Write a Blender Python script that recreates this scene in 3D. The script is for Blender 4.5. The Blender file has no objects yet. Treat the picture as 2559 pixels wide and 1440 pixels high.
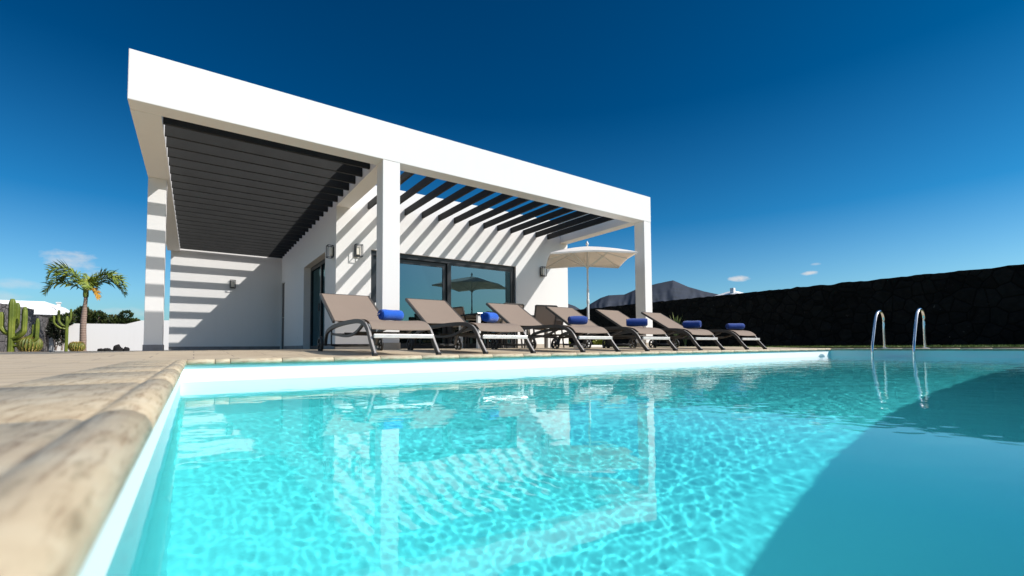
import bpy, bmesh, math, random
import numpy as np
from mathutils import Vector, Matrix, noise

random.seed(7)
C = bpy.context.scene.collection
PI = math.pi
R = math.radians

# ------------------------------------------------------------------ helpers
class MB:
    """collects geometry for ONE mesh object"""
    def __init__(s):
        s.v = []; s.f = []; s.sm = []
    def add(s, verts, faces, smooth=False):
        o = len(s.v)
        s.v += [tuple(p) for p in verts]
        s.f += [tuple(i + o for i in f) for f in faces]
        s.sm += [smooth] * len(faces)
        return s
    def box(s, x0, x1, y0, y1, z0, z1):
        v = [(x, y, z) for z in (z0, z1) for y in (y0, y1) for x in (x0, x1)]
        return s.add(v, [(0, 2, 3, 1), (4, 5, 7, 6), (0, 1, 5, 4), (2, 6, 7, 3), (0, 4, 6, 2), (1, 3, 7, 5)])
    def cbox(s, x0, x1, y0, y1, z0, z1, c=0.006):
        """box with chamfered edges"""
        bm = bmesh.new()
        bmesh.ops.create_cube(bm, size=1)
        for v in bm.verts:
            v.co = Vector((x0 + (v.co.x + .5) * (x1 - x0), y0 + (v.co.y + .5) * (y1 - y0), z0 + (v.co.z + .5) * (z1 - z0)))
        bmesh.ops.bevel(bm, geom=bm.edges[:], offset=c, segments=2, affect='EDGES', profile=.5)
        return s.bm(bm)
    def bm(s, bm, smooth=False, free=True):
        bm.verts.index_update()
        s.add([v.co[:] for v in bm.verts], [[v.index for v in f.verts] for f in bm.faces], smooth)
        if free: bm.free()
        return s
    def sweep(s, path, section, up=(0, 0, 1), closed_sec=True, smooth=False, caps=True, scales=None):
        """sweep a 2D section (side, up) along a 3D path"""
        P = [Vector(p) for p in path]; n = len(P); m = len(section)
        U0 = Vector(up); vs = []
        for i, p in enumerate(P):
            t = (P[min(i + 1, n - 1)] - P[max(i - 1, 0)]).normalized()
            sd = t.cross(U0)
            if sd.length < 1e-4: sd = Vector((1, 0, 0))
            sd.normalize(); u = sd.cross(t).normalized()
            k = scales[i] if scales else 1
            for a, b in section: vs.append(p + sd * a * k + u * b * k)
        fs = []
        mm = m if closed_sec else m - 1
        for i in range(n - 1):
            for j in range(mm):
                a = i * m + j; b = i * m + (j + 1) % m
                fs.append((a, b, b + m, a + m))
        if caps and closed_sec:
            fs.append(tuple(range(m))[::-1]); fs.append(tuple(range((n - 1) * m, n * m)))
        return s.add(vs, fs, smooth)
    def tube(s, path, r, n=10, smooth=True, scales=None):
        """round tube with a parallel transported frame"""
        P = [Vector(p) for p in path]; N = len(P)
        T = [(P[min(i + 1, N - 1)] - P[max(i - 1, 0)]).normalized() for i in range(N)]
        a = Vector((0, 0, 1)) if abs(T[0].z) < .9 else Vector((1, 0, 0))
        u = T[0].cross(a).normalized(); vs = []
        for i in range(N):
            u = (u - T[i] * u.dot(T[i])).normalized(); w = T[i].cross(u)
            rr = r * (scales[i] if scales else 1)
            for j in range(n):
                q = 2 * PI * j / n
                vs.append(P[i] + u * math.cos(q) * rr + w * math.sin(q) * rr)
        fs = []
        for i in range(N - 1):
            for j in range(n):
                b = (j + 1) % n
                fs.append((i * n + j, i * n + b, (i + 1) * n + b, (i + 1) * n + j))
        s.add(vs, fs, smooth)
        s.add(vs[:n], [tuple(range(n))[::-1]]); s.add(vs[-n:], [tuple(range(n))])
        return s
    def lathe(s, prof, n=24, org=(0, 0, 0), axis='z', smooth=True, fn=None):
        vs = []; m = len(prof)
        for j in range(n):
            q = 2 * PI * j / n
            for r, h in prof:
                k = fn(q, h) if fn else 1
                a, b = r * k * math.cos(q), r * k * math.sin(q)
                p = {'z': (a, b, h), 'x': (h, a, b), 'y': (b, h, a)}[axis]
                vs.append((p[0] + org[0], p[1] + org[1], p[2] + org[2]))
        fs = []
        for j in range(n):
            for i in range(m - 1):
                a = j * m + i; b = ((j + 1) % n) * m + i
                fs.append((a, b, b + 1, a + 1))
        return s.add(vs, fs, smooth)
    def panel(s, us, zs, solid, d0, d1, axis='y'):
        """wall slab with openings: grid of cells, only the outer faces of solid cells"""
        nu, nz = len(us) - 1, len(zs) - 1
        P = (lambda u, d, z: (u, d, z)) if axis == 'y' else (lambda u, d, z: (d, u, z))
        S = lambda i, k: 0 <= i < nu and 0 <= k < nz and solid(i, k)
        for i in range(nu):
            for k in range(nz):
                if not S(i, k): continue
                a, b, c, d = us[i], us[i + 1], zs[k], zs[k + 1]
                s.add([P(a, d0, c), P(b, d0, c), P(b, d0, d), P(a, d0, d)], [(0, 1, 2, 3)])
                s.add([P(a, d1, c), P(b, d1, c), P(b, d1, d), P(a, d1, d)], [(3, 2, 1, 0)])
                if not S(i - 1, k): s.add([P(a, d0, c), P(a, d0, d), P(a, d1, d), P(a, d1, c)], [(0, 1, 2, 3)])
                if not S(i + 1, k): s.add([P(b, d0, c), P(b, d1, c), P(b, d1, d), P(b, d0, d)], [(0, 1, 2, 3)])
                if not S(i, k - 1): s.add([P(a, d0, c), P(a, d1, c), P(b, d1, c), P(b, d0, c)], [(0, 1, 2, 3)])
                if not S(i, k + 1): s.add([P(a, d0, d), P(b, d0, d), P(b, d1, d), P(a, d1, d)], [(0, 1, 2, 3)])
        return s
    def build(s, name, mat, parent=None, loc=None, rotz=0, recalc=True):
        me = bpy.data.meshes.new(name)
        me.from_pydata(s.v, [], s.f)
        me.polygons.foreach_set('use_smooth', s.sm)
        me.update()
        if recalc:
            bm = bmesh.new(); bm.from_mesh(me)
            bmesh.ops.recalc_face_normals(bm, faces=bm.faces[:])
            bm.to_mesh(me); bm.free()
        if mat: me.materials.append(mat)
        o = bpy.data.objects.new(name, me); C.objects.link(o)
        if parent: o.parent = parent
        if loc: o.location = loc
        o.rotation_euler.z = rotz
        return o

def tag(o, label=None, cat=None, group=None, kind=None):
    if label: o['label'] = label
    if cat: o['category'] = cat
    if group: o['group'] = group
    if kind: o['kind'] = kind
    return o

def empty(name, loc, label, cat, group=None, rotz=0):
    o = bpy.data.objects.new(name, None); C.objects.link(o)
    o.location = loc; o.rotation_euler.z = rotz; o.empty_display_size = .2
    return tag(o, label, cat, group)

def copy_tree(o, parent=None):
    c = o.copy(); C.objects.link(c)
    if parent: c.parent = parent
    for ch in list(o.children): copy_tree(ch, c)
    return c

def smooth_path(pts, n=6):
    """Catmull-Rom resampling"""
    P = [Vector(p) for p in pts]; out = []
    for i in range(len(P) - 1):
        a = P[max(i - 1, 0)]; b = P[i]; c = P[i + 1]; d = P[min(i + 2, len(P) - 1)]
        for k in range(n):
            t = k / n
            out.append(.5 * ((2 * b) + (c - a) * t + (2 * a - 5 * b + 4 * c - d) * t * t + (3 * b - a - 3 * c + d) * t ** 3))
    out.append(P[-1]); return out

# ------------------------------------------------------------------ materials
def newmat(name):
    m = bpy.data.materials.new(name); m.use_nodes = True
    nt = m.node_tree; b = nt.nodes['Principled BSDF']
    return m, nt, b
def N(nt, t, **kw):
    n = nt.nodes.new(t)
    for k, v in kw.items():
        if k in n.inputs.keys() if hasattr(n.inputs, 'keys') else False: n.inputs[k].default_value = v
        else: setattr(n, k, v)
    return n
def coords(nt, scale=(1, 1, 1), rot=(0, 0, 0), world=True):
    mp = nt.nodes.new('ShaderNodeMapping'); mp.inputs['Scale'].default_value = scale; mp.inputs['Rotation'].default_value = rot
    if world:
        g = nt.nodes.new('ShaderNodeNewGeometry'); nt.links.new(g.outputs['Position'], mp.inputs['Vector'])
    else:
        g = nt.nodes.new('ShaderNodeTexCoord'); nt.links.new(g.outputs['Object'], mp.inputs['Vector'])
    return mp.outputs[0]
def noise_tex(nt, vec, scale, detail=4, rough=.55):
    n = nt.nodes.new('ShaderNodeTexNoise'); n.inputs['Scale'].default_value = scale
    n.inputs['Detail'].default_value = detail; n.inputs['Roughness'].default_value = rough
    nt.links.new(vec, n.inputs['Vector']); return n.outputs['Fac']
def ramp(nt, fac, stops):
    r = nt.nodes.new('ShaderNodeValToRGB')
    while len(r.color_ramp.elements) < len(stops): r.color_ramp.elements.new(.5)
    for e, (p, c) in zip(r.color_ramp.elements, stops):
        e.position = p; e.color = (*c, 1) if len(c) == 3 else c
    nt.links.new(fac, r.inputs[0]); return r.outputs[0]
def mixc(nt, fac, a, b, mode='MIX'):
    m = nt.nodes.new('ShaderNodeMix'); m.data_type = 'RGBA'; m.blend_type = mode
    for s, v in ((m.inputs[0], fac), (m.inputs[6], a), (m.inputs[7], b)):
        if isinstance(v, (int, float)): s.default_value = v
        elif isinstance(v, (tuple, list)): s.default_value = (*v, 1) if len(v) == 3 else v
        else: nt.links.new(v, s)
    return m.outputs[2]
def bump(nt, b, h, strength=.3, dist=.01):
    n = nt.nodes.new('ShaderNodeBump'); n.inputs['Strength'].default_value = strength; n.inputs['Distance'].default_value = dist
    nt.links.new(h, n.inputs['Height']); nt.links.new(n.outputs[0], b.inputs['Normal']); return n
def simple(name, col, rough=.5, metal=0, var=.15, vscale=8, bumps=0, bscale=60, world=False, spec=None, coat=0):
    m, nt, b = newmat(name)
    v = coords(nt, world=world)
    f = noise_tex(nt, v, vscale)
    lo = tuple(c * (1 - var) for c in col); hi = tuple(min(1, c * (1 + var)) for c in col)
    nt.links.new(ramp(nt, f, [(.3, lo), (.7, hi)]), b.inputs['Base Color'])
    b.inputs['Roughness'].default_value = rough; b.inputs['Metallic'].default_value = metal
    if spec is not None: b.inputs['Specular IOR Level'].default_value = spec
    if coat: b.inputs['Coat Weight'].default_value = coat
    if bumps: bump(nt, b, noise_tex(nt, v, bscale, 3), bumps, .004)
    return m

M = {}
# white render: faint weather streaks and plaster grain
m, nt, b = newmat('white_render')
v = coords(nt); f1 = noise_tex(nt, v, .7, 5); st = noise_tex(nt, coords(nt, (6, 6, .35)), 1.0, 4)
c = mixc(nt, f1, (.755, .745, .725), (.785, .775, .755))
c = mixc(nt, ramp(nt, st, [(.5, (0, 0, 0)), (.8, (.12, .12, .12))]), c, (.66, .65, .62))
nt.links.new(c, b.inputs['Base Color']); b.inputs['Roughness'].default_value = .85; b.inputs['Specular IOR Level'].default_value = .25
bump(nt, b, noise_tex(nt, v, 90, 4), .18, .003); M['white'] = m
M['slat'] = simple('charcoal_aluminium', (.022, .0225, .022), .6, 0, .12, 3, .05, 120, world=True, spec=.15)
M['black'] = simple('black_aluminium', (.012, .013, .015), .35, 0, .1, 6)
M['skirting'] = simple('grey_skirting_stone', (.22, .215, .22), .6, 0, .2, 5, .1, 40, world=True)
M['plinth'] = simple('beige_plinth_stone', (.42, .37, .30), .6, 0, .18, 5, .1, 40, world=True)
M['frame'] = simple('taupe_powder_coat', (.058, .05, .043), .42, .0, .08, 14, .04, 200, spec=.35)
M['silver'] = simple('brushed_aluminium', (.72, .70, .66), .34, .35, .08, 20)
M['sunlit_edge'] = simple('sunlit_edge_strip', (.36, .34, .32), .4, .2, .08, 20)  # light tone standing in for sun on the lounger leg fronts
M['rubber'] = simple('black_plastic', (.012, .012, .012), .5, 0, .15, 20)
M['steel'] = simple('polished_steel', (.78, .78, .78), .12, 1, .04, 10)
M['whitemetal'] = simple('white_powder_coat', (.75, .75, .73), .4, 0, .04, 10)
M['dark_top'] = simple('dark_glass_tabletop', (.02, .022, .025), .12, 0, .1, 6)
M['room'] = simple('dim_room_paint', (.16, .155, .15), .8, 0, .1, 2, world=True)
M['curtain'] = simple('beige_curtain', (.42, .36, .28), .9, 0, .12, 4)
M['bulb'] = simple('opal_lamp_glass', (.82, .77, .66), .35, 0, .05, 6)
M['rock'] = simple('black_lava_rock', (.009, .008, .0075), .95, 0, .5, 7, .8, 30, world=True)
M['trunkp'] = None
# sling fabric: fine weave
m, nt, b = newmat('taupe_sling_fabric')
v = coords(nt, world=False); w = nt.nodes.new('ShaderNodeTexWave'); w.inputs['Scale'].default_value = 90; w.bands_direction = 'X'
w.inputs['Distortion'].default_value = .5; nt.links.new(v, w.inputs['Vector'])
f = noise_tex(nt, v, 5, 4); f2 = noise_tex(nt, v, 220, 2)
c = mixc(nt, f, (.215, .165, .125), (.265, .205, .16)); c = mixc(nt, f2, c, (.30, .235, .19)); c = mixc(nt, .25, c, mixc(nt, w.outputs[0], (.17, .13, .10), (.27, .21, .165)))
nt.links.new(c, b.inputs['Base Color']); b.inputs['Roughness'].default_value = .8; b.inputs['Specular IOR Level'].default_value = .2
bump(nt, b, f2, .25, .002); M['sling'] = m
# towels
def towelmat(name, col):
    m, nt, b = newmat(name); v = coords(nt, world=False)
    f = noise_tex(nt, v, 260, 2); g = noise_tex(nt, v, 9, 4)
    c = mixc(nt, f, tuple(k * .7 for k in col), tuple(min(1, k * 1.25) for k in col)); c = mixc(nt, ramp(nt, g, [(.4, (0, 0, 0)), (.7, (.35, .35, .35))]), c, tuple(k * .75 for k in col))
    nt.links.new(c, b.inputs['Base Color']); b.inputs['Roughness'].default_value = .95; b.inputs['Sheen Weight'].default_value = .3
    bump(nt, b, f, .7, .006); return m
M['towel'] = towelmat('blue_terry_cotton', (.003, .105, .56))
M['shadedtowel'] = towelmat('shaded_blue_terry_cotton', (.004, .045, .27))  # same blue towels, with shade put into a darker colour
M['canopy'] = simple('white_canopy_fabric', (.86, .84, .81), .9, 0, .04, 5, .1, 200)
bs = M['canopy'].node_tree; pb = bs.nodes['Principled BSDF']
tr = bs.nodes.new('ShaderNodeBsdfTranslucent'); tr.inputs[0].default_value = (.82, .70, .58, 1); mx = bs.nodes.new('ShaderNodeMixShader'); mx.inputs[0].default_value = .26
bs.links.new(pb.outputs[0], mx.inputs[1]); bs.links.new(tr.outputs[0], mx.inputs[2]); bs.links.new(mx.outputs[0], bs.nodes['Material Output'].inputs[0])
# deck: large stone-coloured tiles with veins and grout
m, nt, b = newmat('beige_terrace_tiles')
v = coords(nt); br = nt.nodes.new('ShaderNodeTexBrick'); br.offset = .5
br.inputs['Scale'].default_value = 1; br.inputs['Mortar Size'].default_value = .006; br.inputs['Mortar Smooth'].default_value = .3
br.inputs['Brick Width'].default_value = .6; br.inputs['Row Height'].default_value = .4
br.inputs['Color1'].default_value = (.58, .475, .325, 1); br.inputs['Color2'].default_value = (.52, .42, .28, 1); br.inputs['Mortar'].default_value = (.24, .18, .135, 1)
nt.links.new(v, br.inputs['Vector'])
vein = noise_tex(nt, coords(nt, (1.2, 5, 1), (0, 0, .35)), 2.2, 8, .65); big = noise_tex(nt, v, .8, 4)
c = mixc(nt, ramp(nt, vein, [(.42, (0, 0, 0)), (.75, (.75, .75, .75))]), br.outputs['Color'], (.27, .19, .125))
c = mixc(nt, ramp(nt, big, [(.4, (0, 0, 0)), (.75, (.45, .45, .45))]), c, (.52, .44, .335))
nt.links.new(c, b.inputs['Base Color']); b.inputs['Roughness'].default_value = .62; b.inputs['Specular IOR Level'].default_value = .3
bump(nt, b, vein, .15, .004); M['deck'] = m
# coping: travertine-like with short brown streaks along the stone
m, nt, b = newmat('streaked_coping_stone')
v = coords(nt, world=False)
s1 = noise_tex(nt, coords(nt, (9, 85, 70), (0, 0, .05), world=False), 1, 7, .72); s2 = noise_tex(nt, v, 14, 6); s3 = noise_tex(nt, coords(nt, (14, 60, 60), (0, 0, .04), world=False), 1.0, 4); s4 = noise_tex(nt, v, 3.2, 3)
c = ramp(nt, s2, [(.3, (.42, .33, .215)), (.5, (.52, .43, .29)), (.72, (.56, .49, .355))])
c = mixc(nt, ramp(nt, s1, [(.50, (0, 0, 0)), (.66, (.85, .85, .85))]), c, (.22, .145, .08))
c = mixc(nt, ramp(nt, s3, [(.58, (0, 0, 0)), (.72, (.55, .55, .55))]), c, (.15, .115, .06))
c = mixc(nt, ramp(nt, s4, [(.55, (0, 0, 0)), (.7, (.45, .45, .45))]), c, (.42, .27, .17))
nt.links.new(c, b.inputs['Base Color']); b.inputs['Roughness'].default_value = .6
bump(nt, b, s1, .35, .004); M['coping'] = m
# pool liner
m, nt, b = newmat('pale_pool_liner')
v = coords(nt); f = noise_tex(nt, v, 1.5, 4)
nt.links.new(mixc(nt, f, (.88, .965, .97), (.91, .97, .975)), b.inputs['Base Color']); b.inputs['Roughness'].default_value = .55
M['liner'] = m
# water: clear refracting surface with light absorbed below it
m, nt, b = newmat('clear_pool_water')
b.inputs['Base Color'].default_value = (.115, .97, .99, 1); b.inputs['Roughness'].default_value = 0; b.inputs['IOR'].default_value = 1.333; b.inputs['Transmission Weight'].default_value = 1
M['water'] = m
# window glass: tinted, mirror-like
m, nt, b = newmat('tinted_window_glass')
nt.nodes.remove(b); out = nt.nodes['Material Output']
fr = nt.nodes.new('ShaderNodeFresnel'); fr.inputs['IOR'].default_value = 2.3
gs = nt.nodes.new('ShaderNodeBsdfGlossy'); gs.inputs['Roughness'].default_value = 0; gs.inputs['Color'].default_value = (.24, .42, .48, 1)
tp = nt.nodes.new('ShaderNodeBsdfTransparent'); tp.inputs[0].default_value = (.30, .34, .33, 1)
mx = nt.nodes.new('ShaderNodeMixShader'); ad = nt.nodes.new('ShaderNodeMath'); ad.operation = 'ADD'; ad.use_clamp = True; ad.inputs[1].default_value = .22
nt.links.new(fr.outputs[0], ad.inputs[0]); nt.links.new(ad.outputs[0], mx.inputs[0]); nt.links.new(tp.outputs[0], mx.inputs[1]); nt.links.new(gs.outputs[0], mx.inputs[2])
nt.links.new(mx.outputs[0], out.inputs['Surface']); M['glass'] = m
# lava stone walls
def stonemat(name, dark, light, scale):
    m, nt, b = newmat(name); v = coords(nt)
    vo = nt.nodes.new('ShaderNodeTexVoronoi'); vo.feature = 'DISTANCE_TO_EDGE'; vo.inputs['Scale'].default_value = scale; nt.links.new(v, vo.inputs['Vector'])
    vc = nt.nodes.new('ShaderNodeTexVoronoi'); vc.inputs['Scale'].default_value = scale; nt.links.new(v, vc.inputs['Vector'])
    f = noise_tex(nt, v, 9, 5); j = ramp(nt, vo.outputs['Distance'], [(0, (0, 0, 0)), (.08, (1, 1, 1))])
    sep = nt.nodes.new('ShaderNodeSeparateColor'); nt.links.new(vc.outputs['Color'], sep.inputs[0])
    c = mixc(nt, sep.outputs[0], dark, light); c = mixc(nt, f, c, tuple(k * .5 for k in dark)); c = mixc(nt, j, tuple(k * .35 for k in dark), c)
    sp = noise_tex(nt, v, 5.5, 6, .7); c = mixc(nt, ramp(nt, sp, [(.665, (0, 0, 0)), (.71, (.8, .8, .8))]), c, tuple(min(.4, k * 4) for k in light))
    nt.links.new(c, b.inputs['Base Color']); b.inputs['Roughness'].default_value = .95; b.inputs['Specular IOR Level'].default_value = .15
    bump(nt, b, mixc(nt, f, vo.outputs['Distance'], j), .8, .05); return m
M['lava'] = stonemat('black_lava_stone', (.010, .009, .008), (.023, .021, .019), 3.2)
M['greystone'] = stonemat('grey_lava_stone', (.19, .176, .172), (.29, .27, .262), 3.5)
M['lawn'] = simple('lawn_soil', (.07, .10, .02), .95, 0, .3, 4, .5, 50, world=True)
M['blade'] = simple('grass_blade', (.16, .22, .035), .7, 0, .35, 3, world=True)
M['ground'] = simple('dark_lapilli_ground', (.05, .042, .038), .95, 0, .35, .6, .6, 30, world=True)
M['gravel'] = simple('black_volcanic_gravel', (.035, .03, .028), .95, 0, .4, 5, .9, 60, world=True)
# mountain
m, nt, b = newmat('bare_volcanic_slope')
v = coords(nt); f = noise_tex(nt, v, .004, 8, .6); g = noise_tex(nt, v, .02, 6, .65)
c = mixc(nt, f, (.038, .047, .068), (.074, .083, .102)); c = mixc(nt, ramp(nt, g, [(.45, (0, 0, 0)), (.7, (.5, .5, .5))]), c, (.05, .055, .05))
nt.links.new(c, b.inputs['Base Color']); b.inputs['Roughness'].default_value = 1; b.inputs['Specular IOR Level'].default_value = 0; M['mountain'] = m
def leafmat(name, cols, scale=3):
    m, nt, b = newmat(name); v = coords(nt); f = noise_tex(nt, v, scale, 3)
    nt.links.new(ramp(nt, f, [(.3, cols[0]), (.55, cols[1]), (.75, cols[2])]), b.inputs['Base Color']); b.inputs['Roughness'].default_value = .5
    return m
M['palmleaf'] = leafmat('palm_leaflet', [(.07, .12, .012), (.20, .26, .025), (.46, .42, .06)], 4)
M['deadleaf'] = leafmat('dry_orange_frond', [(.38, .17, .02), (.55, .30, .03), (.6, .4, .08)], 4)
M['cactus'] = leafmat('cactus_skin', [(.09, .125, .014), (.17, .21, .025), (.25, .28, .045)], 2)
M['barrel'] = leafmat('barrel_cactus_ribs', [(.07, .10, .015), (.16, .19, .03), (.30, .24, .06)], 5)
M['spine'] = leafmat('yellow_spines', [(.45, .30, .07), (.60, .42, .12), (.65, .5, .2)], 5)
M['bush'] = leafmat('dark_succulent_leaf', [(.02, .035, .008), (.05, .075, .015), (.15, .10, .025)], 3)
M['darkbush'] = leafmat('dark_green_leaf', [(.010, .014, .007), (.016, .022, .010), (.03, .04, .015)], 3)
M['yellowleaf'] = leafmat('yellow_green_leaf', [(.14, .18, .02), (.28, .30, .04), (.42, .40, .07)], 3)
M['agave'] = leafmat('pale_green_leaf', [(.10, .13, .04), (.2, .24, .07), (.35, .36, .14)], 4)
m, nt, b = newmat('ringed_palm_trunk')
v = coords(nt, world=False); w = nt.nodes.new('ShaderNodeTexWave'); w.bands_direction = 'Z'; w.inputs['Scale'].default_value = 4.5; w.inputs['Distortion'].default_value = 2.5; w.inputs['Detail'].default_value = 3
nt.links.new(v, w.inputs['Vector']); f = noise_tex(nt, v, 8, 5)
c = mixc(nt, w.outputs[0], (.17, .115, .085), (.40, .30, .25)); c = mixc(nt, f, c, (.30, .21, .16)); nt.links.new(c, b.inputs['Base Color']); b.inputs['Roughness'].default_value = .9
bump(nt, b, w.outputs[0], .5, .02); M['trunk'] = m

# ------------------------------------------------------------------ geometry measured from the photograph (metres)
CAMH = .026
YF, YS = 6.907, 7.204          # fascia front / back
XL, XR = -.703, 8.96
ZB, ZT = 3.0, 3.616
XM0, XM1 = 2.387, 2.669        # middle beam
YW, YB = 9.76, 17.0            # front wall, back wall
XW = 8.84
PX0, PX1, PY0, PY1 = -.068, 10.43, -.53, 3.78     # pool liner
WZ = -.20
PD = 1.75
OV = .03                       # coping overhang
def deckz(x, y):
    t = min(1, max(0, (y - 4.05) / 2.85)); t = t * t * (3 - 2 * t)
    zr = -.052 + .050 * t
    u = min(1, max(0, (-.6 - x) / 1.2)); 
    return zr * (1 - u) + (-.052 + .026 * min(1, max(0, (y - 3) / 8))) * u

# ------------------------------------------------------------------ ground, deck
g = MB(); hx0, hx1, hy0, hy1 = PX0 - .2, PX1 + .2, PY0 - .2, PY1 + .2; B_ = 6000   # open where the pool is dug in
g.add([(-B_, -B_, -.45), (B_, -B_, -.45), (B_, B_, -.45), (-B_, B_, -.45), (hx0, hy0, -.45), (hx1, hy0, -.45), (hx1, hy1, -.45), (hx0, hy1, -.45)], [(0, 1, 5, 4), (1, 2, 6, 5), (2, 3, 7, 6), (3, 0, 4, 7)])
tag(g.build('ground', M['ground']), kind='structure')
cx0, cx1, cy0, cy1 = PX0 + OV - .30, PX1 - OV + .30, PY0 + OV - .30, PY1 - OV + .30
xs = sorted(set([-9, -7, -5, -3.5, -2.5, -1.8, -1.5, -1.2, -.9, -.6, cx0] + [cx1, 11.6] + [1, 2, 3, 4, 5, 6, 7, 8, 9, 10]))
ys = sorted(set([-9, -5, -2, cy0, cy1, 4.4, 4.8, 5.2, 5.6, 6, 6.4, 6.9, 8, 10, 12, 14, 17.5, 19.6] + [.5, 1.5, 2.5, 3.2]))
d = MB(); idx = {}
for x in xs:
    for y in ys: idx[x, y] = len(d.v); d.v.append((x, y, deckz(x, y)))
for i in range(len(xs) - 1):
    for j in range(len(ys) - 1):
        mx_, my_ = (xs[i] + xs[i + 1]) / 2, (ys[j] + ys[j + 1]) / 2
        if cx0 < mx_ < cx1 and cy0 < my_ < cy1: continue
        d.f.append((idx[xs[i], ys[j]], idx[xs[i + 1], ys[j]], idx[xs[i + 1], ys[j + 1]], idx[xs[i], ys[j + 1]])); d.sm.append(True)
# outer edge of the slab
for a, bq in (((-9, -9), (11.6, -9)), ((11.6, -9), (11.6, 19.6)), ((11.6, 19.6), (-9, 19.6)), ((-9, 19.6), (-9, -9))):
    za, zb_ = deckz(*a), deckz(*bq)
    d.add([(*a, za), (*bq, zb_), (*bq, -.5), (*a, -.5)], [(0, 1, 2, 3)])
tag(d.build('pool_deck', M['deck'], recalc=False), kind='structure')
g = MB(); g.box(-30, 3, 19.6, 60, -.4, -.035); tag(g.build('garden_gravel', M['gravel']), kind='structure')
g = MB(); g.box(11.6, 16.9, -9, 30, -.4, -.03); tag(g.build('lawn', M['lawn']), kind='structure')
bl = MB()
for i in range(14000):
    y = random.uniform(-1, 14) if i % 3 else random.uniform(10, 28); x = 11.62 + 5.2 * random.random() ** 1.7; h = random.uniform(.018, .05); a = random.random() * PI; w = .006
    dx, dy = math.cos(a) * w, math.sin(a) * w; lx, ly = random.uniform(-.02, .02), random.uniform(-.02, .02)
    bl.add([(x - dx, y - dy, -.03), (x + dx, y + dy, -.03), (x + lx, y + ly, -.03 + h)], [(0, 1, 2)])
tag(bl.build('lawn_grass', M['blade'], recalc=False), kind='stuff')

# ------------------------------------------------------------------ pool
pool = empty('swimming_pool', (0, 0, 0), 'rectangular swimming pool with pale liner and rounded beige stone edge', 'pool')
b_ = MB(); zb = WZ - PD
b_.add([(PX0, PY0, zb), (PX1, PY0, zb), (PX1, PY1, zb), (PX0, PY1, zb)], [(0, 1, 2, 3)])
for a, c_ in (((PX0, PY0), (PX1, PY0)), ((PX1, PY0), (PX1, PY1)), ((PX1, PY1), (PX0, PY1)), ((PX0, PY1), (PX0, PY0))):
    b_.add([(*a, zb), (*c_, zb), (*c_, -.0801), (*a, -.0801)], [(0, 1, 2, 3)])
liner = b_.build('basin_liner', M['liner'], pool)
lip = MB()   # flat white bead the liner is clipped into, under the stones
for (x0, x1, y0, y1) in ((PX0 - .2, PX0 + .004, PY0 - .2, PY1 + .2), (PX1 - .004, PX1 + .2, PY0 - .2, PY1 + .2), (PX0 + .004, PX1 - .004, PY1 - .004, PY1 + .2), (PX0 + .004, PX1 - .004, PY0 - .2, PY0 + .004)):
    lip.box(x0, x1, y0, y1, -.094, -.0835)
lip.build('liner_bead', M['whitemetal'], pool)
# coping profile: d = distance back from the pool-side edge, z
prof = [(.012, -.083), (.004, -.079), (.0, -.070), (.001, -.060), (.007, -.051), (.017, -.0450), (.028, -.0425), (.040, -.0435), (.049, -.0465), (.055, -.0505), (.060, -.0525), (.066, -.0505), (.074, -.0495), (.296, -.0495), (.3, -.053), (.3, -.083)]
def coping(length, seed):
    rnd = random.Random(seed); s = MB(); n = 3; vs = []; m_ = len(prof)
    gx = [.0015, .0055, length - .0055, length - .0015]
    for k, x in enumerate(gx):
        sh = .0035 if k in (0, 3) else 0
        for dd, z in prof: vs.append((x, dd + (sh if dd < .04 else 0), z - (sh if z > -.06 else 0)))
    fs = []
    for k in range(3):
        for j in range(m_):
            a = k * m_ + j; b2 = k * m_ + (j + 1) % m_; fs.append((a, b2, b2 + m_, a + m_))
    fs += [tuple(range(m_)), tuple(range(3 * m_, 4 * m_))[::-1]]
    s.add(vs, fs, True); return s
def run(p0, p1, inward, lens, seed):
    """row of coping stones from p0 to p1; inward = unit vector from pool to deck"""
    P0 = Vector((*p0, 0)); D = Vector((*p1, 0)) - P0; L = D.length; D.normalize(); t = 0; k = 0
    ang = math.atan2(D.y, D.x); Y = Vector((-D.y, D.x, 0))
    flip = Y.dot(Vector((*inward, 0))) < 0
    rnd = random.Random(seed)
    while t < L - .02:
        l = lens[k] if k < len(lens) else rnd.choice((.37, .37, .375, .36))
        if L - t - l < .15: l = L - t
        mbs = coping(l, seed + k)
        if flip: mbs.v = [(l - x, -y, z) for x, y, z in mbs.v]; 
        o = mbs.build('coping_stone', M['coping'], pool)
        o.location = P0 + D * t + Vector((0, 0, rnd.uniform(-.0006, .0006))); o.rotation_euler.z = ang
        t += l; k += 1
ex0, ex1, ey0, ey1 = PX0 + OV, PX1 - OV, PY0 + OV, PY1 - OV
run((ex0, ey0 - .0), (ex0, ey1), (-1, 0), [.53, .66, .66, .66, .66], 1)
run((ex0, ey1), (ex1, ey1), (0, 1), [.16, .09, .33], 50)
run((ex1, ey1), (ex1, ey0), (1, 0), [], 90)
run((ex1, ey0), (ex0, ey0), (0, -1), [], 120)
for cxn, cyn, n1, n2 in ((ex0, ey1, (-1, 0), (0, 1)), (ex1, ey1, (1, 0), (0, 1)), (ex0, ey0, (-1, 0), (0, -1)), (ex1, ey0, (1, 0), (0, -1))):
    q = MB(); x1, y1 = cxn + .3 * n1[0], cyn + .3 * n2[1]
    q.cbox(min(cxn, x1), max(cxn, x1), min(cyn, y1), max(cyn, y1), -.083, -.0485, .004); q.build('corner_stone', M['coping'], pool)
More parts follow.
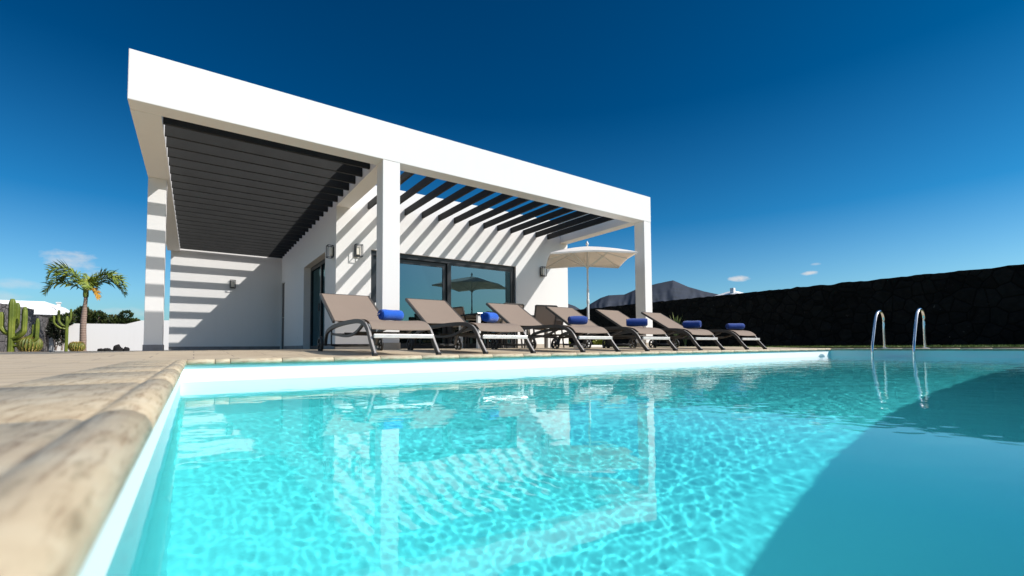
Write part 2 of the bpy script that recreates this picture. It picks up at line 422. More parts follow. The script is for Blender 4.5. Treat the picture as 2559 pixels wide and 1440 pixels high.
# water surface with real ripples
rng = np.random.default_rng(11)
X_ = np.concatenate([np.linspace(PX0 - .004, 3.4, 560), np.linspace(3.4, PX1 + .004, 470)[1:]]); Y_ = np.concatenate([np.linspace(PY0 - .004, .3, 60), np.linspace(.3, PY1 + .004, 560)[1:]])
gx, gy = np.meshgrid(X_, Y_, indexing='ij'); H = np.zeros_like(gx)
grow = .34 + .95 * np.clip((gx - .5) / 4.5, 0, 1)                      # livelier towards the far end
calm = np.clip((gy + .35) / .9, .35, 1)                                 # sheltered along the near edge
for lam, sl_, n in ((1.1, .0008, 6), (.50, .0012, 8), (.26, .0016, 12), (.15, .0015, 16), (.085, .0017, 24), (.050, .0016, 28), (.033, .0010, 28)):
    for i in range(n):
        l_ = lam * rng.uniform(.75, 1.3); k = 2 * PI / l_; th = rng.normal(.95, .62) if rng.random() < .66 else rng.uniform(0, PI)
        q1, q2, q3 = rng.uniform(0, 6.28, 3)                                # gusts: each train swells and fades over a metre or so
        patch = 1 + .55 * np.sin(gx * rng.uniform(2, 5) + gy * rng.uniform(-4, 4) + q2) * np.sin(gx * rng.uniform(-3, 3) + gy * rng.uniform(2, 6) + q3) * 1.6
        H += patch * sl_ * rng.uniform(.5, 1.3) / k * np.sin(k * (gx * math.cos(th) + gy * math.sin(th)) + q1 + .5 * np.sin(1.7 * gx - 2.3 * gy + q2))
H *= grow * calm
nx, ny = gx.shape
vs = np.stack([gx, gy, H + WZ], -1).reshape(-1, 3).astype(np.float32)
ii = (np.arange(nx - 1)[:, None] * ny + np.arange(ny - 1)[None, :]).reshape(-1)
fs = np.stack([ii, ii + ny, ii + ny + 1, ii + 1], -1).astype(np.int32)
me = bpy.data.meshes.new('pool_water'); me.vertices.add(len(vs)); me.vertices.foreach_set('co', vs.ravel())
me.loops.add(fs.size); me.loops.foreach_set('vertex_index', fs.ravel()); me.polygons.add(len(fs)); me.polygons.foreach_set('loop_start', np.arange(0, fs.size, 4, dtype=np.int32))
me.polygons.foreach_set('use_smooth', np.ones(len(fs), dtype=bool)); me.update(calc_edges=True); me.validate()
me.materials.append(M['water']); water = bpy.data.objects.new('pool_water', me); C.objects.link(water); tag(water, kind='structure')

# ladder
lad = empty('pool_ladder', (10.5, 2.73, -.05), 'polished steel pool ladder with two arched handrails at the far pool edge', 'ladder')
for y in (3.03, 2.44):
    pts = smooth_path([(10.90, y, -.055), (10.90, y, .3), (10.90, y, .52), (10.82, y, .628), (10.70, y, .655), (10.57, y, .612), (10.47, y, .5), (10.33, y, .2), (10.24, y, -.05), (10.235, y, -.3), (10.235, y, -1.2)], 8)
    o = MB().tube(pts, .0215, 14).build('handrail', M['steel'], lad); o.matrix_parent_inverse = Matrix.Translation((-10.5, -2.73, .05))
    f = MB().lathe([(.0215, -.035), (.026, -.036), (.055, -.043), (.06, -.050)], 20, (10.90, y, 0)).build('flange', M['steel'], o)
for z in (-.42, -.68, -.94):
    o = MB().cbox(10.16, 10.31, 2.46, 3.01, z, z + .03, .008).build('tread', M['steel'], lad); o.matrix_parent_inverse = Matrix.Translation((-10.5, -2.73, .05))

# ------------------------------------------------------------------ villa
villa = empty('villa', (0, 0, 0), 'white flat-roofed modern villa with charcoal slatted pergola over its terrace', 'house')
W = M['white']
MB().cbox(XL, XR, YF, YS, ZB, ZT, .008).build('fascia_beam', W, villa)
MB().box(XL, -.396, YS + .001, YB - .001, ZB, ZT - .003).build('side_beam', W, villa)
MB().box(XM0, XM1, YS + .001, YW - .001, ZB, ZT - .003).build('cross_beam', W, villa)
MB().box(8.56, XW, YS + .001, YW - .001, ZB, ZT - .003).build('side_beam', W, villa)
def column(x0, x1, y0, y1, pl):
    o = MB().cbox(x0, x1, y0, y1, -.06, ZB - .001, .006).build('column', W, villa)
    MB().cbox(x0 - .012, x1 + .012, y0 - .012, y1 + .012, -.06, .105, .003).build('plinth', pl, o)
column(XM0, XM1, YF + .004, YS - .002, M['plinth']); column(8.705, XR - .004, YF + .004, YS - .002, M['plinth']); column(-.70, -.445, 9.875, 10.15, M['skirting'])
# front wall with the wide sliding door opening
sx0, sx1, sz = 3.12, 6.99, 2.165
MB().panel([XM0, sx0, sx1, XW], [-.06, sz, 3.6], lambda i, k: not (i == 1 and k == 0), YW, YW + .3).build('front_wall', W, villa)
# side wall with two door openings
du = [YW + .3, 10.72, 13.13, 16.3, 16.93, 20.0]
MB().panel(du, [-.06, 2.2, 3.6], lambda i, k: not (i in (1, 3) and k == 0), XM0, XM0 + .34, 'x').build('side_wall', W, villa)
MB().box(-.62, XM0 - .001, YB, YB + .28, -.06, ZT - .004).build('back_wall', W, villa)
MB().box(XW - .28, XW, YW + .301, 20, -.06, 3.6).build('side_wall', W, villa)
MB().box(XM0, XW, 20.001, 20.25, -.06, 3.6).build('rear_wall', W, villa)
MB().box(XM0 + .341, XW - .281, YW + .301, 19.999, 3.25, 3.42).build('roof', W, villa)
# dim room behind the glass
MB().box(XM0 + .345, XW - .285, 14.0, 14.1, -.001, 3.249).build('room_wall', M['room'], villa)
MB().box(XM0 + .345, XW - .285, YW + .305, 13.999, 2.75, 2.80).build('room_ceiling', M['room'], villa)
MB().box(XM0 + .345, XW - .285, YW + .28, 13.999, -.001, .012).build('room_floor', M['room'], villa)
cu = MB(); pts = [(6.62 + .36 * i / 60, YW + .34 + .03 * math.sin(i * .9)) for i in range(61)]
cu.add([(x, y, z) for x, y in pts for z in (.03, 2.3)] , [(2 * i, 2 * i + 2, 2 * i + 3, 2 * i + 1) for i in range(60)], True)
cu.build('curtain', M['curtain'], villa)
# skirting along the terrace walls
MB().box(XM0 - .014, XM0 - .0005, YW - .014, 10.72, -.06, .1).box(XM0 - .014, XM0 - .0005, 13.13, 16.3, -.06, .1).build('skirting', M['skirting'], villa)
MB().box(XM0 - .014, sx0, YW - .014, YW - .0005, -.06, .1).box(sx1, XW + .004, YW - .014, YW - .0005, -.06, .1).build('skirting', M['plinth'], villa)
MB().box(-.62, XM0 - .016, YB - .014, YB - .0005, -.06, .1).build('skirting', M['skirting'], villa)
# pergola slats
k = 0
while 7.602 + .42 * k < YB - .1:
    yb_ = 7.602 + .42 * k
    MB().cbox(-.395, XM0 - .001, yb_ - .052, yb_, 3.058, 3.226, .003).build('pergola_slat', M['slat'], villa); k += 1
for k in range(13):
    x = 3.035 + .4205 * k
    MB().cbox(x, x + .052, YS + .001, YW - .001, 3.042, 3.182, .003).build('pergola_slat', M['slat'], villa)
# sliding door
sd = MB(); yg = YW + .09
sd.box(sx0, sx1, yg - .03, yg + .09, sz - .105, sz - .001).box(sx0, sx0 + .07, yg - .03, yg + .09, .0, sz - .106).box(sx1 - .07, sx1, yg - .03, yg + .09, .0, sz - .106).box(sx0 + .071, sx1 - .071, yg - .03, yg + .09, -.01, .035)
sdo = sd.build('sliding_door', M['black'], villa)
def sash(x0, x1, y, top, w=.075, wl=None, wr=None):
    s = MB(); wl = wl or w; wr = wr or w; z1 = sz - .107
    s.box(x0, x1, y, y + .045, z1 - top, z1).box(x0, x0 + wl, y, y + .045, .037, z1 - top - .001).box(x1 - wr, x1, y, y + .045, .037, z1 - top - .001).box(x0 + wl + .001, x1 - wr - .001, y, y + .045, .037, .12)
    o = s.build('sash', M['black'], sdo)
    MB().box(x0 + wl - .01, x1 - wr + .01, y + .018, y + .026, .11, z1 - top + .01).build('pane', M['glass'], o); return o
sash(sx0 + .072, 5.07, yg + .035, .10, .10, .09, .17)
sash(5.0, sx1 - .072, yg - .018, .035, .05, .10, .05)
hd = MB(); hd.cbox(3.235, 3.265, yg - .005, yg + .030, .72, 1.02, .008).build('handle', M['whitemetal'], sdo)
# glazed entrance door in the side wall
xd = XM0 + .17
ed = MB(); ed.box(xd, xd + .07, 10.72, 13.13, 2.10, 2.199).box(xd, xd + .07, 10.72, 10.80, 0, 2.099).box(xd, xd + .07, 13.05, 13.13, 0, 2.099).box(xd, xd + .07, 11.88, 11.97, 0, 2.099).box(xd, xd + .07, 10.801, 11.879, 0, .09).box(xd, xd + .07, 11.971, 13.049, 0, .09)
edo = ed.build('patio_door', M['black'], villa)
MB().box(xd + .03, xd + .038, 10.79, 11.89, .08, 2.11).build('pane', M['glass'], edo); MB().box(xd + .03, xd + .038, 11.96, 13.06, .08, 2.11).build('pane', M['glass'], edo)
MB().cbox(xd - .03, xd - .001, 12.0, 12.03, .95, 1.15, .005).build('handle', M['black'], edo)
doormat = simple('grey_brown_door_paint', (.10, .092, .088), .55, 0, .1, 3, world=True)
nd = MB().cbox(XM0 + .03, XM0 + .075, 16.305, 16.925, .005, 2.195, .004).build('service_door', doormat, villa)
MB().cbox(XM0 - .02, XM0 + .029, 16.37, 16.49, 1.02, 1.045, .005).build('handle', M['steel'], nd)
MB().cbox(XM0 - .008, XM0 - .0005, 13.9, 13.98, .28, .36, .003).build('socket', M['whitemetal'], villa)

# wall lanterns: black open box frame with an opal glass inside
def lantern(loc, rotz, label):
    o = empty('wall_lantern', loc, label, 'wall lamp', 'wall lanterns on the villa', rotz)
    w, dp, h, t = .155, .135, .265, .013
    f = MB()
    for x in (-w / 2, w / 2 - t):
        for y in (-dp, -.02 - t): f.box(x, x + t, y, y + t, 0, h)
    for z in (0, h - t):
        f.box(-w / 2 + t, w / 2 - t, -dp, -dp + t, z + .0005, z + t - .0005).box(-w / 2 + t, w / 2 - t, -.02 - t, -.02, z + .0005, z + t - .0005)
        for x in (-w / 2, w / 2 - t): f.box(x + .0005, x + t - .0005, -dp + t, -.02 - t, z + .0005, z + t - .0005)
    f.build('lamp_frame', M['black'], o)
    MB().cbox(-.05, .05, -.02, -.001, .03, h - .03, .003).build('back_plate', M['black'], o)
    MB().cbox(-.045, .045, -.075, -.0205, .045, h - .045, .012).build('lamp_glass', M['bulb'], o)
lantern((.98, YB, 1.96), 0, 'black box lantern on the far back wall among the shadow stripes')
lantern((XM0, 9.97, 1.93), -PI / 2, 'black box lantern on the shaded side wall beside the glazed door')
lantern((2.83, YW, 1.96), 0, 'black box lantern on the striped wall left of the middle column')
lantern((7.87, YW, 1.97), 0, 'black box lantern on the front wall beside the white parasol')

# ------------------------------------------------------------------ sun loungers
def make_lounger():
    root = empty('sun_lounger', (0, 0, 0), '-', 'sun lounger', 'sun loungers in a row along the pool edge')
    hw = .325
    pts2 = smooth_path([(0, y, z) for y, z in [(1.94, .10), (1.905, .20), (1.83, .27), (1.55, .32), (1.15, .345), (.75, .352), (.48, .345), (.32, .315), (.20, .245), (.10, .12), (.0, .012)]], 5)
    for sx in (-1, 1):
        sec = [(-.015, -.022), (.015, -.022), (.015, .022), (-.015, .022)]
        o = MB().sweep([(sx * hw, p.y, p.z) for p in pts2], sec, up=(0, .001, 1)).build('side_frame', M['frame'], root)
        MB().cbox(sx * hw - .02, sx * hw + .02, -.03, .03, -.002, .03, .005).build('foot_cap', M['rubber'], o)
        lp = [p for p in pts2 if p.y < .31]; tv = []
        for i, p in enumerate(lp):                                   # added light strip standing for the sunlit front edge of each leg
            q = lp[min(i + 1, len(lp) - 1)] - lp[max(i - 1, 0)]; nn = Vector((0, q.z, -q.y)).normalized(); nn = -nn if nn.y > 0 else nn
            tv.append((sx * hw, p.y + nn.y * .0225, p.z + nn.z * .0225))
        MB().sweep(tv, [(-.009, -.003), (.009, -.003), (.009, .003), (-.009, .003)], up=(0, .001, 1)).build('leg_sunlit_edge', M['sunlit_edge'], o)
    # seat sling between the side frames
    sp = smooth_path([(0, .148, .262), (0, .19, .300), (0, .26, .338), (0, .40, .362), (0, .60, .372), (0, 1.0, .375), (0, 1.35, .382), (0, 1.56, .388)], 5)
    s = MB(); n = len(sp); vs = []
    for p in sp:
        for j in range(7):
            u = -1 + j / 3; vs.append((u * (hw - .018), p.y, p.z - .008 * (1 - u * u)))
    f1 = [(i * 7 + j, i * 7 + j + 1, i * 7 + j + 8, i * 7 + j + 7) for i in range(n - 1) for j in range(6)]
    s.add(vs, f1, True); s.add([(x, y, z - .007) for x, y, z in vs], [q[::-1] for q in f1], True)
    e = [j for j in range(7)]; o2 = len(vs)
    s.add([vs[j] for j in e] + [(vs[j][0], vs[j][1], vs[j][2] - .007) for j in e], [(j, j + 1, j + 8, j + 7) for j in range(6)])
    s.build('seat', M['sling'], root, recalc=False)
    # back: two side rails, top rail, sling
    b0, b1 = Vector((0, 1.55, .385)), Vector((0, 2.27, .785)); bd = (b1 - b0).normalized(); bn = Vector((0, -bd.z, bd.y))
    r_ = MB()
    sec = [(-.013, -.018), (.013, -.018), (.013, .018), (-.013, .018)]
    for sx in (-1, 1):
        r_.sweep([(sx * (hw - .004), p.y, p.z) for p in (b0, b0 + bd * .3, b1)], sec)
    r_.sweep([(-hw, b1.y, b1.z), (hw, b1.y, b1.z)], sec)
    br = r_.build('backrest_frame', M['frame'], root)
    s = MB(); vs = []
    L = (b1 - b0).length
    for i in range(13):
        t = i / 12; p = b0 + bd * (L - .004) * t
        for j in range(7):
            u = -1 + j / 3; q = p + bn * (.016 - .010 * (1 - u * u) * math.sin(PI * min(1, t * 1.02)))
            vs.append((u * (hw - .014), q.y, q.z))
    f1 = [(i * 7 + j, i * 7 + j + 1, i * 7 + j + 8, i * 7 + j + 7) for i in range(12) for j in range(6)]
    s.add(vs, f1, True); s.add([(x, y - bn.y * .007, z - bn.z * .007) for x, y, z in vs], [q[::-1] for q in f1], True)
    s.build('backrest', M['sling'], root, recalc=False)
    MB().cbox(-hw + .017, hw - .017, .078, .10, .168, .208, .004).build('front_crossbar', M['silver'], root)
    u_ = MB()   # curved under rails and the notched support hoop
    for sx in (-1, 1):
        u_.sweep(smooth_path([(sx * .285, 1.80, .245), (sx * .285, 1.5, .225), (sx * .285, 1.1, .205), (sx * .285, .75, .235), (sx * .285, .5, .315)], 4), [(-.011, -.014), (.011, -.014), (.011, .014), (-.011, .014)])
    for y in (.75, 1.2, 1.62): u_.box(-.286, .286, y - .012, y + .012, .222, .247)
    u_.build('under_rail', M['frame'], root)
    hp = smooth_path([(-.27, 1.86, .30), (-.27, 1.86, .13), (-.24, 1.86, .095), (0, 1.86, .09), (.24, 1.86, .095), (.27, 1.86, .13), (.27, 1.86, .30)], 5)
    MB().tube(hp, .009, 8).build('support_hoop', M['rubber'], root)
    MB().tube([(-.40, 1.94, .108), (.40, 1.94, .108)], .008, 8).build('axle', M['rubber'], root)
    for sx in (-1, 1):
        x = sx * .385
        t_ = MB().lathe([(.078, -.016), (.096, -.017), (.105, -.010), (.107, 0), (.105, .010), (.096, .017), (.078, .016), (.078, -.016)], 28, (x, 1.94, .108), 'x').build('wheel', M['rubber'], root)
        sp_ = MB().lathe([(.0, -.02), (.024, -.02), (.028, 0), (.024, .02), (0, .02)], 14, (x, 1.94, .108), 'x')
        for k in range(6):
            a = k * PI / 3 + .2; c_, s_ = math.cos(a), math.sin(a)
            sp_.sweep([(x, 1.94 + c_ * .02, .108 + s_ * .02), (x, 1.94 + c_ * .084, .108 + s_ * .084)], [(-.008, -.008), (.008, -.008), (.008, .008), (-.008, .008)], up=(1, 0, 0))
        sp_.build('spokes', M['rubber'], t_)
    return root
LX = [1.705, 2.915, 4.34, 5.60, 6.90, 8.31]
LL = ['taupe sun lounger nearest the villa\'s door, leftmost of the row', 'taupe sun lounger in front of the glass sliding door just right of the middle column',
      'taupe sun lounger third from the left, dining chair behind it', 'taupe sun lounger fourth from the left, in front of the parasol pole',
      'taupe sun lounger second from the right end, before the right white column', 'taupe sun lounger at the right end of the row, nearest the pool ladder']
proto = make_lounger()
for i, x in enumerate(LX):
    o = proto if i == 0 else copy_tree(proto)
    o.location = (x, 4.19 if i < 2 else 4.17, -.0495); o['label'] = LL[i]
    o.rotation_euler = (R(.35), 0, R([0, 0, .4, -.3, .2, .5][i]))
# rolled towels
def towel(x, y, z, ln, rad, ang, label, squash=.9, kmat='towel'):
    root_mb = MB(); n = 40; turns = 3.4; sec = []
    # outer body: slightly lumpy cylinder with a spiral end
    rnd = random.Random(int(x * 100)); ring = 28; segs = 12; vs = []
    for i in range(segs + 1):
        t = i / segs; xx = -ln / 2 + ln * t; e = min(t, 1 - t) * segs
        rr = rad * (.90 if e < .5 else (.97 if e < 1.5 else 1)) * (1 + .03 * math.sin(6 * t + x))
        for j in range(ring):
            a = 2 * PI * j / ring; k = 1 + .03 * noise.noise(Vector((xx * 9, math.cos(a) * 1.5 + x, math.sin(a) * 1.5)))
            step = .05 * (a / (2 * PI))
            vs.append((xx, math.cos(a) * rr * k * (1.06 - step), math.sin(a) * rr * k * squash * (1.02 - step)))
    fs = [(i * ring + j, i * ring + (j + 1) % ring, (i + 1) * ring + (j + 1) % ring, (i + 1) * ring + j) for i in range(segs) for j in range(ring)]
    root_mb.add(vs, fs, True)
    for side in (0, 1):   # coiled end faces
        x0 = (-ln / 2 if side == 0 else ln / 2); sg = -1 if side == 0 else 1; V = []; m_ = 90
        for i in range(m_ + 1):
            t = i / m_; a = 2 * PI * turns * t; r0 = rad * .93 * (1 - t) + .004
            for q, dx in ((1.0, .0), (.93, .008), (.80, .009), (.70, -.004)):
                V.append((x0 + sg * dx, math.cos(a) * r0 * q * 1.03, math.sin(a) * r0 * q * squash))
        F = [(i * 4 + j, i * 4 + j + 1, i * 4 + j + 5, i * 4 + j + 4) for i in range(m_) for j in range(3)]
        root_mb.add(V, F, True)
        root_mb.add([(x0 - sg * .004, math.cos(2 * PI * j / 24) * rad * .88, math.sin(2 * PI * j / 24) * rad * .88 * squash) for j in range(24)], [tuple(range(24))])
    o = root_mb.build('rolled_towel', M[kmat], None, recalc=True); o.location = (x, y, z); o.rotation_euler.z = ang
    return tag(o, label, 'towel', 'blue rolled towels on the loungers')
SZ = .327
tw = towel(1.80, 4.92, SZ + .062, .25, .068, R(12), 'blue rolled towel on the leftmost lounger, in front of the middle column')
tg = MB().box(-.008, .008, -.001, .001, -.026, .026).build('care_tag', M['whitemetal'], tw); tg.location = (-.156, .006, .0); tg.rotation_euler = (R(58), 0, R(8))
towel(2.98, 4.72, SZ + .064, .22, .070, R(28), 'blue rolled towel on the lounger before the sliding door, dark coiled end to the left')
towel(4.36, 4.62, SZ + .062, .24, .069, R(-25), 'shade-toned blue rolled towel on the third lounger, in front of the parasol pole', .88, 'shadedtowel')
towel(5.58, 4.60, SZ + .062, .30, .068, R(-50), 'shade-toned blue rolled towel on the fourth lounger, left of the right white column', .92, 'shadedtowel')
towel(7.02, 4.60, SZ + .064, .27, .072, R(-70), 'shade-toned blue rolled towel on the second lounger from the right end', .9, 'shadedtowel')
towel(8.50, 4.65, SZ + .062, .30, .070, R(-35), 'shade-toned blue rolled towel on the rightmost lounger against the dark stone wall', .86, 'shadedtowel')

# ------------------------------------------------------------------ parasol
um = empty('parasol', (7.18, 7.27, -.002), 'white square parasol on a slim white pole beside the right column', 'parasol')
MB().tube([(0, 0, .05), (0, 0, 2.32)], .019, 14).build('pole', M['whitemetal'], um)
MB().lathe([(.0, .985), (.03, .985), (.033, 1.0), (.033, 1.06), (.028, 1.075), (0, 1.075)], 16).lathe([(.024, .05), (.026, .06), (.026, 1.3), (.022, 1.31)], 16).build('crank_housing', M['whitemetal'], um)
MB().lathe([(0, 2.30), (.03, 2.30), (.035, 2.33), (.018, 2.36), (.012, 2.385), (0, 2.39)], 16).build('finial', M['whitemetal'], um)
MB().cbox(-.24, .24, -.24, .24, .0, .055, .012).lathe([(.055, .055), (.055, .07), (.032, .08), (.03, .3), (0, .3)], 18).build('base', M['whitemetal'], um)
HD, ZC, ZA = 1.25, 1.955, 2.27; A0 = R(9)
def canopy_pt(a, t):
    """angle a, t 0..1 from apex to the edge of a square canopy"""
    k = (a - A0) % (PI / 2) - PI / 4
    r = HD * math.cos(PI / 4) / math.cos(k) * t
    side = abs(k) / (PI / 4)
    z = ZA - (ZA - ZC) * (.90 * t + .10 * t * t) * (.86 + .14 * side ** 1.5) + .015 * math.sin(PI * t) * 1
    z -= .012 * math.sin(PI * t) * (1 - side ** 2) * 2
    return Vector((r * math.cos(a), r * math.sin(a), z))
cn = MB(); na, nt_ = 64, 10; V = [canopy_pt(A0 + 2 * PI * j / na, .03 + .97 * i / nt_) for i in range(nt_ + 1) for j in range(na)]
F = [(i * na + j, i * na + (j + 1) % na, (i + 1) * na + (j + 1) % na, (i + 1) * na + j) for i in range(nt_) for j in range(na)]
cn.add(V, F, True); cn.add([v - Vector((0, 0, .006)) for v in V], [f[::-1] for f in F], True)
# short valance
E1 = V[-na:]; E2 = [v * 1 + Vector((0, 0, -.035)) for v in E1]
cn.add(E1 + E2, [(j, (j + 1) % na, na + (j + 1) % na, na + j) for j in range(na)], False)
cn.build('canopy', M['canopy'], um, recalc=False)
for k in range(8):
    a = A0 + k * PI / 4
    rb = MB().sweep([canopy_pt(a, t / 8) + Vector((0, 0, -.020)) for t in range(1, 9)], [(-.006, -.008), (.006, -.008), (.006, .008), (-.006, .008)]).build('rib', M['whitemetal'], um)
    mid = canopy_pt(a, .5) + Vector((0, 0, -.03))
    MB().sweep([(math.cos(a) * .03, math.sin(a) * .03, 1.80), mid], [(-.005, -.007), (.005, -.007), (.005, .007), (-.005, .007)]).build('strut', M['whitemetal'], rb)
MB().lathe([(.02, 1.77), (.035, 1.775), (.035, 1.83), (.02, 1.84)], 14).build('runner', M['whitemetal'], um)

# ------------------------------------------------------------------ dining table and chairs
tb = empty('dining_table', (5.75, 8.45, -.002), 'dark topped dining table with white legs behind the loungers', 'table')
MB().cbox(-1.0, 1.0, -.45, .45, .70, .735, .006).build('tabletop', M['dark_top'], tb)
for sx in (-1, 1):
    for sy in (-1, 1): MB().cbox(sx * .93 - .035, sx * .93 + .035, sy * .38 - .035, sy * .38 + .035, 0, .699, .004).build('leg', M['whitemetal'], tb)
MB().box(-.894, .894, -.39, -.36, .63, .695).box(-.894, .894, .36, .39, .63, .695).build('apron', M['whitemetal'], tb)
def make_chair():
    c0 = empty('dining_chair', (0, 0, 0), '-', 'chair', 'dining chairs around the terrace table')
    fr_ = MB(); sec = [(-.012, -.014), (.012, -.014), (.012, .014), (-.012, .014)]
    for sx in (-1, 1):
        x = sx * .25
        fr_.sweep(smooth_path([(x, -.26, .455), (x, -.1, .45), (x, .18, .43), (x, .22, .46), (x, .27, .66), (x, .33, .90)], 4), sec)
        MB().sweep([(x, -.24, 0), (x, -.24, .44)], sec, up=(0, 1, 0)).build('leg', M['frame'], c0)
        MB().sweep([(x, .28, 0), (x, .22, .44)], sec, up=(0, 1, 0)).build('leg', M['frame'], c0)
        MB().sweep(smooth_path([(x, -.24, .44), (x, -.25, .62), (x, -.2, .655), (x, .05, .66), (x, .26, .655)], 4), sec).build('armrest', M['frame'], c0)
    fr_.box(-.238, .238, .318, .342, .885, .91).box(-.238, .238, -.27, -.245, .44, .465).build('chair_frame', M['frame'], c0)
    for nm, pp in (('seat', [(0, -.24, .462), (0, -.1, .452), (0, .17, .44)]), ('backrest', [(0, .215, .48), (0, .268, .67), (0, .323, .885)])):
        pth = smooth_path(pp, 5); s = MB(); V = []
        for p in pth:
            for j in range(5): u = -1 + j / 2; V.append((u * .238, p.y + (.012 * (1 - u * u) if nm == 'backrest' else 0), p.z - (.01 * (1 - u * u) if nm == 'seat' else 0)))
        F = [(i * 5 + j, i * 5 + j + 1, i * 5 + j + 6, i * 5 + j + 5) for i in range(len(pth) - 1) for j in range(4)]
        s.add(V, F, True); s.add([(x, y + .006, z - .006) for x, y, z in V], [q[::-1] for q in F], True); s.build(nm, M['sling'], c0, recalc=False)
    return c0
CH = [((5.02, 8.9, 0), R(100), 'taupe sling dining chair standing before the sliding door glass'),
      ((6.95, 8.40, 0), R(-92), 'taupe sling dining chair nearest the parasol pole, its back turned to it'),
      ((6.18, 7.75, 0), R(168), 'taupe sling dining chair on the pool side of the table'),
      ((5.28, 7.80, 0), R(184), 'taupe sling dining chair half hidden behind the third lounger'),
      ((6.15, 9.15, 0), R(4), 'taupe sling dining chair between the table and the villa wall')]
cp = make_chair()
for i, (l, rz, lb) in enumerate(CH):
    o = cp if i == 0 else copy_tree(cp)
    o.location = (l[0], l[1], -.002); o.rotation_euler.z = rz; o['label'] = lb

# ------------------------------------------------------------------ stone boundary walls
def rough_wall(name, p0, p1, h, th, mat, label, cat, res=.11, amp=.035, seed=0, zb=-.3, top=None):
    """wall slab of irregular stone: every face is pushed in and out by noise"""
    P0 = Vector((*p0, 0)); D = Vector((*p1, 0)) - P0; L = D.length; D.normalize(); S = Vector((D.y, -D.x, 0))
    nl = max(2, int(L / res)); sec = []
    nz = max(2, int((h - zb) / res)); nw = max(2, int(th / res))
    for k in range(nz): sec.append((-th / 2, zb + (h - zb) * k / nz))
    for k in range(nw): sec.append((-th / 2 + th * k / nw, h))
    for k in range(nz): sec.append((th / 2, h - (h - zb) * k / nz))
    sec.append((th / 2, zb)); m_ = len(sec); V = []
    for i in range(nl + 1):
        t = L * i / nl
        for a, z in sec:
            zz = z if z < h - 1e-6 else h
            if top: zz = zb + (zz - zb) * (top(t) - zb) / (h - zb)
            p = P0 + D * t + S * a + Vector((0, 0, zz))
            n1 = noise.noise(p * 2.6 + Vector((seed, 0, 0))); n2 = noise.noise(p * 6.5 + Vector((0, seed, 0))); cell = noise.cell(p * 3.4)
            off = amp * (n1 + .6 * n2 + .5 * (cell - .5)); 
            p += S * (off if a > 0 else -off)
            if z > h - 1e-6: p.z += amp * 1.1 * (noise.noise(Vector((t * 2.2, seed, 1))) + .8 * noise.noise(Vector((t * 5.5, seed, a * 4))))
            V.append(p)
    F = [(i * m_ + j, i * m_ + j + 1, (i + 1) * m_ + j + 1, (i + 1) * m_ + j) for i in range(nl) for j in range(m_ - 1)]
    F += [tuple(range(m_)), tuple(range(nl * m_, nl * m_ + m_))[::-1]]
    o = MB().add(V, F, False).build(name, mat, None, recalc=True)
    return tag(o, label, cat)
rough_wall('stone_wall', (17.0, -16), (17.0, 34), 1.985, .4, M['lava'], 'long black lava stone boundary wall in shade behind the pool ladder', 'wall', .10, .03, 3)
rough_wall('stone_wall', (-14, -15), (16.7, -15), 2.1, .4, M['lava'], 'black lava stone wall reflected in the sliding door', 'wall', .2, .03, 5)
rough_wall('stone_wall', (-5.95, 21.6), (-5.56, 26.5), 1.70, .3, M['greystone'], 'taller grey stone garden wall behind the cacti', 'wall', .12, .02, 8)
rough_wall('stone_wall', (-5.56, 26.55), (-5.50, 28.75), 1.47, .3, M['greystone'], 'lower grey stone garden wall ending at the white wall', 'wall', .12, .02, 9)
gw = MB(); 
ws = [(-5.4, 1.25), (-2.75, 1.27), (-2.15, 1.47), (-.4, 1.52)]
for (a, za), (c_, zc_) in zip(ws[:-1], ws[1:]):
    gw.add([(a, 29, -.3), (c_, 29, -.3), (c_, 29, zc_), (a, 29, za), (a, 29.25, -.3), (c_, 29.25, -.3), (c_, 29.25, zc_), (a, 29.25, za)], [(0, 1, 2, 3), (7, 6, 5, 4), (3, 2, 6, 7)])
tag(gw.build('garden_wall', W), 'low white rendered garden wall behind the palm, rising at its right end', 'wall')

# neighbouring houses
nh = empty('neighbour_house', (-12, 46, 0), 'white neighbouring house with hipped roofline behind the left stone wall', 'house')
def kid(mb, name, mat, par): 
    o = mb.build(name, mat, par); return o
kid(MB().box(-10, 2.9, 0, 9, -.3, 2.55), 'wall', W, nh)
rf = MB(); rf.add([(-10.4, -.4, 2.56), (4.0, -.4, 2.56), (4.0, 9.4, 2.56), (-10.4, 9.4, 2.56), (-8.6, 1.2, 3.62), (2.9, 1.2, 3.62), (2.9, 8, 3.62), (-8.6, 8, 3.62)], [(0, 1, 5, 4), (1, 2, 6, 5), (2, 3, 7, 6), (3, 0, 4, 7), (4, 5, 6, 7), (3, 2, 1, 0)])
rfo = kid(rf, 'roof', W, nh)
kid(MB().cbox(3.60, 3.80, .8, 1.0, 2.6, 3.55, .01).cbox(3.56, 3.84, .76, 1.04, 3.5, 3.58, .01), 'chimney', W, rfo)
kid(MB().box(-10, 2.9, -.012, -.001, 2.3, 2.42), 'cornice', M['plinth'], nh)
fh = empty('distant_house', (60, 33, 0), 'tiny white house top peeping over the black stone wall below the small cloud', 'house')
kid(MB().box(-2, 2, -2, 2, 0, 6.6), 'wall', W, fh)
r2 = MB(); r2.add([(-2.2, -2.2, 6.6), (2.2, -2.2, 6.6), (2.2, 2.2, 6.6), (-2.2, 2.2, 6.6), (-.5, -.5, 7.35), (.5, -.5, 7.35), (.5, .5, 7.35), (-.5, .5, 7.35)], [(0, 1, 5, 4), (1, 2, 6, 5), (2, 3, 7, 6), (3, 0, 4, 7), (4, 5, 6, 7)])
r2o = kid(r2, 'roof', W, fh); kid(MB().cbox(-1.3, -.8, -.8, -.3, 6.7, 7.7, .02), 'chimney', W, r2o)

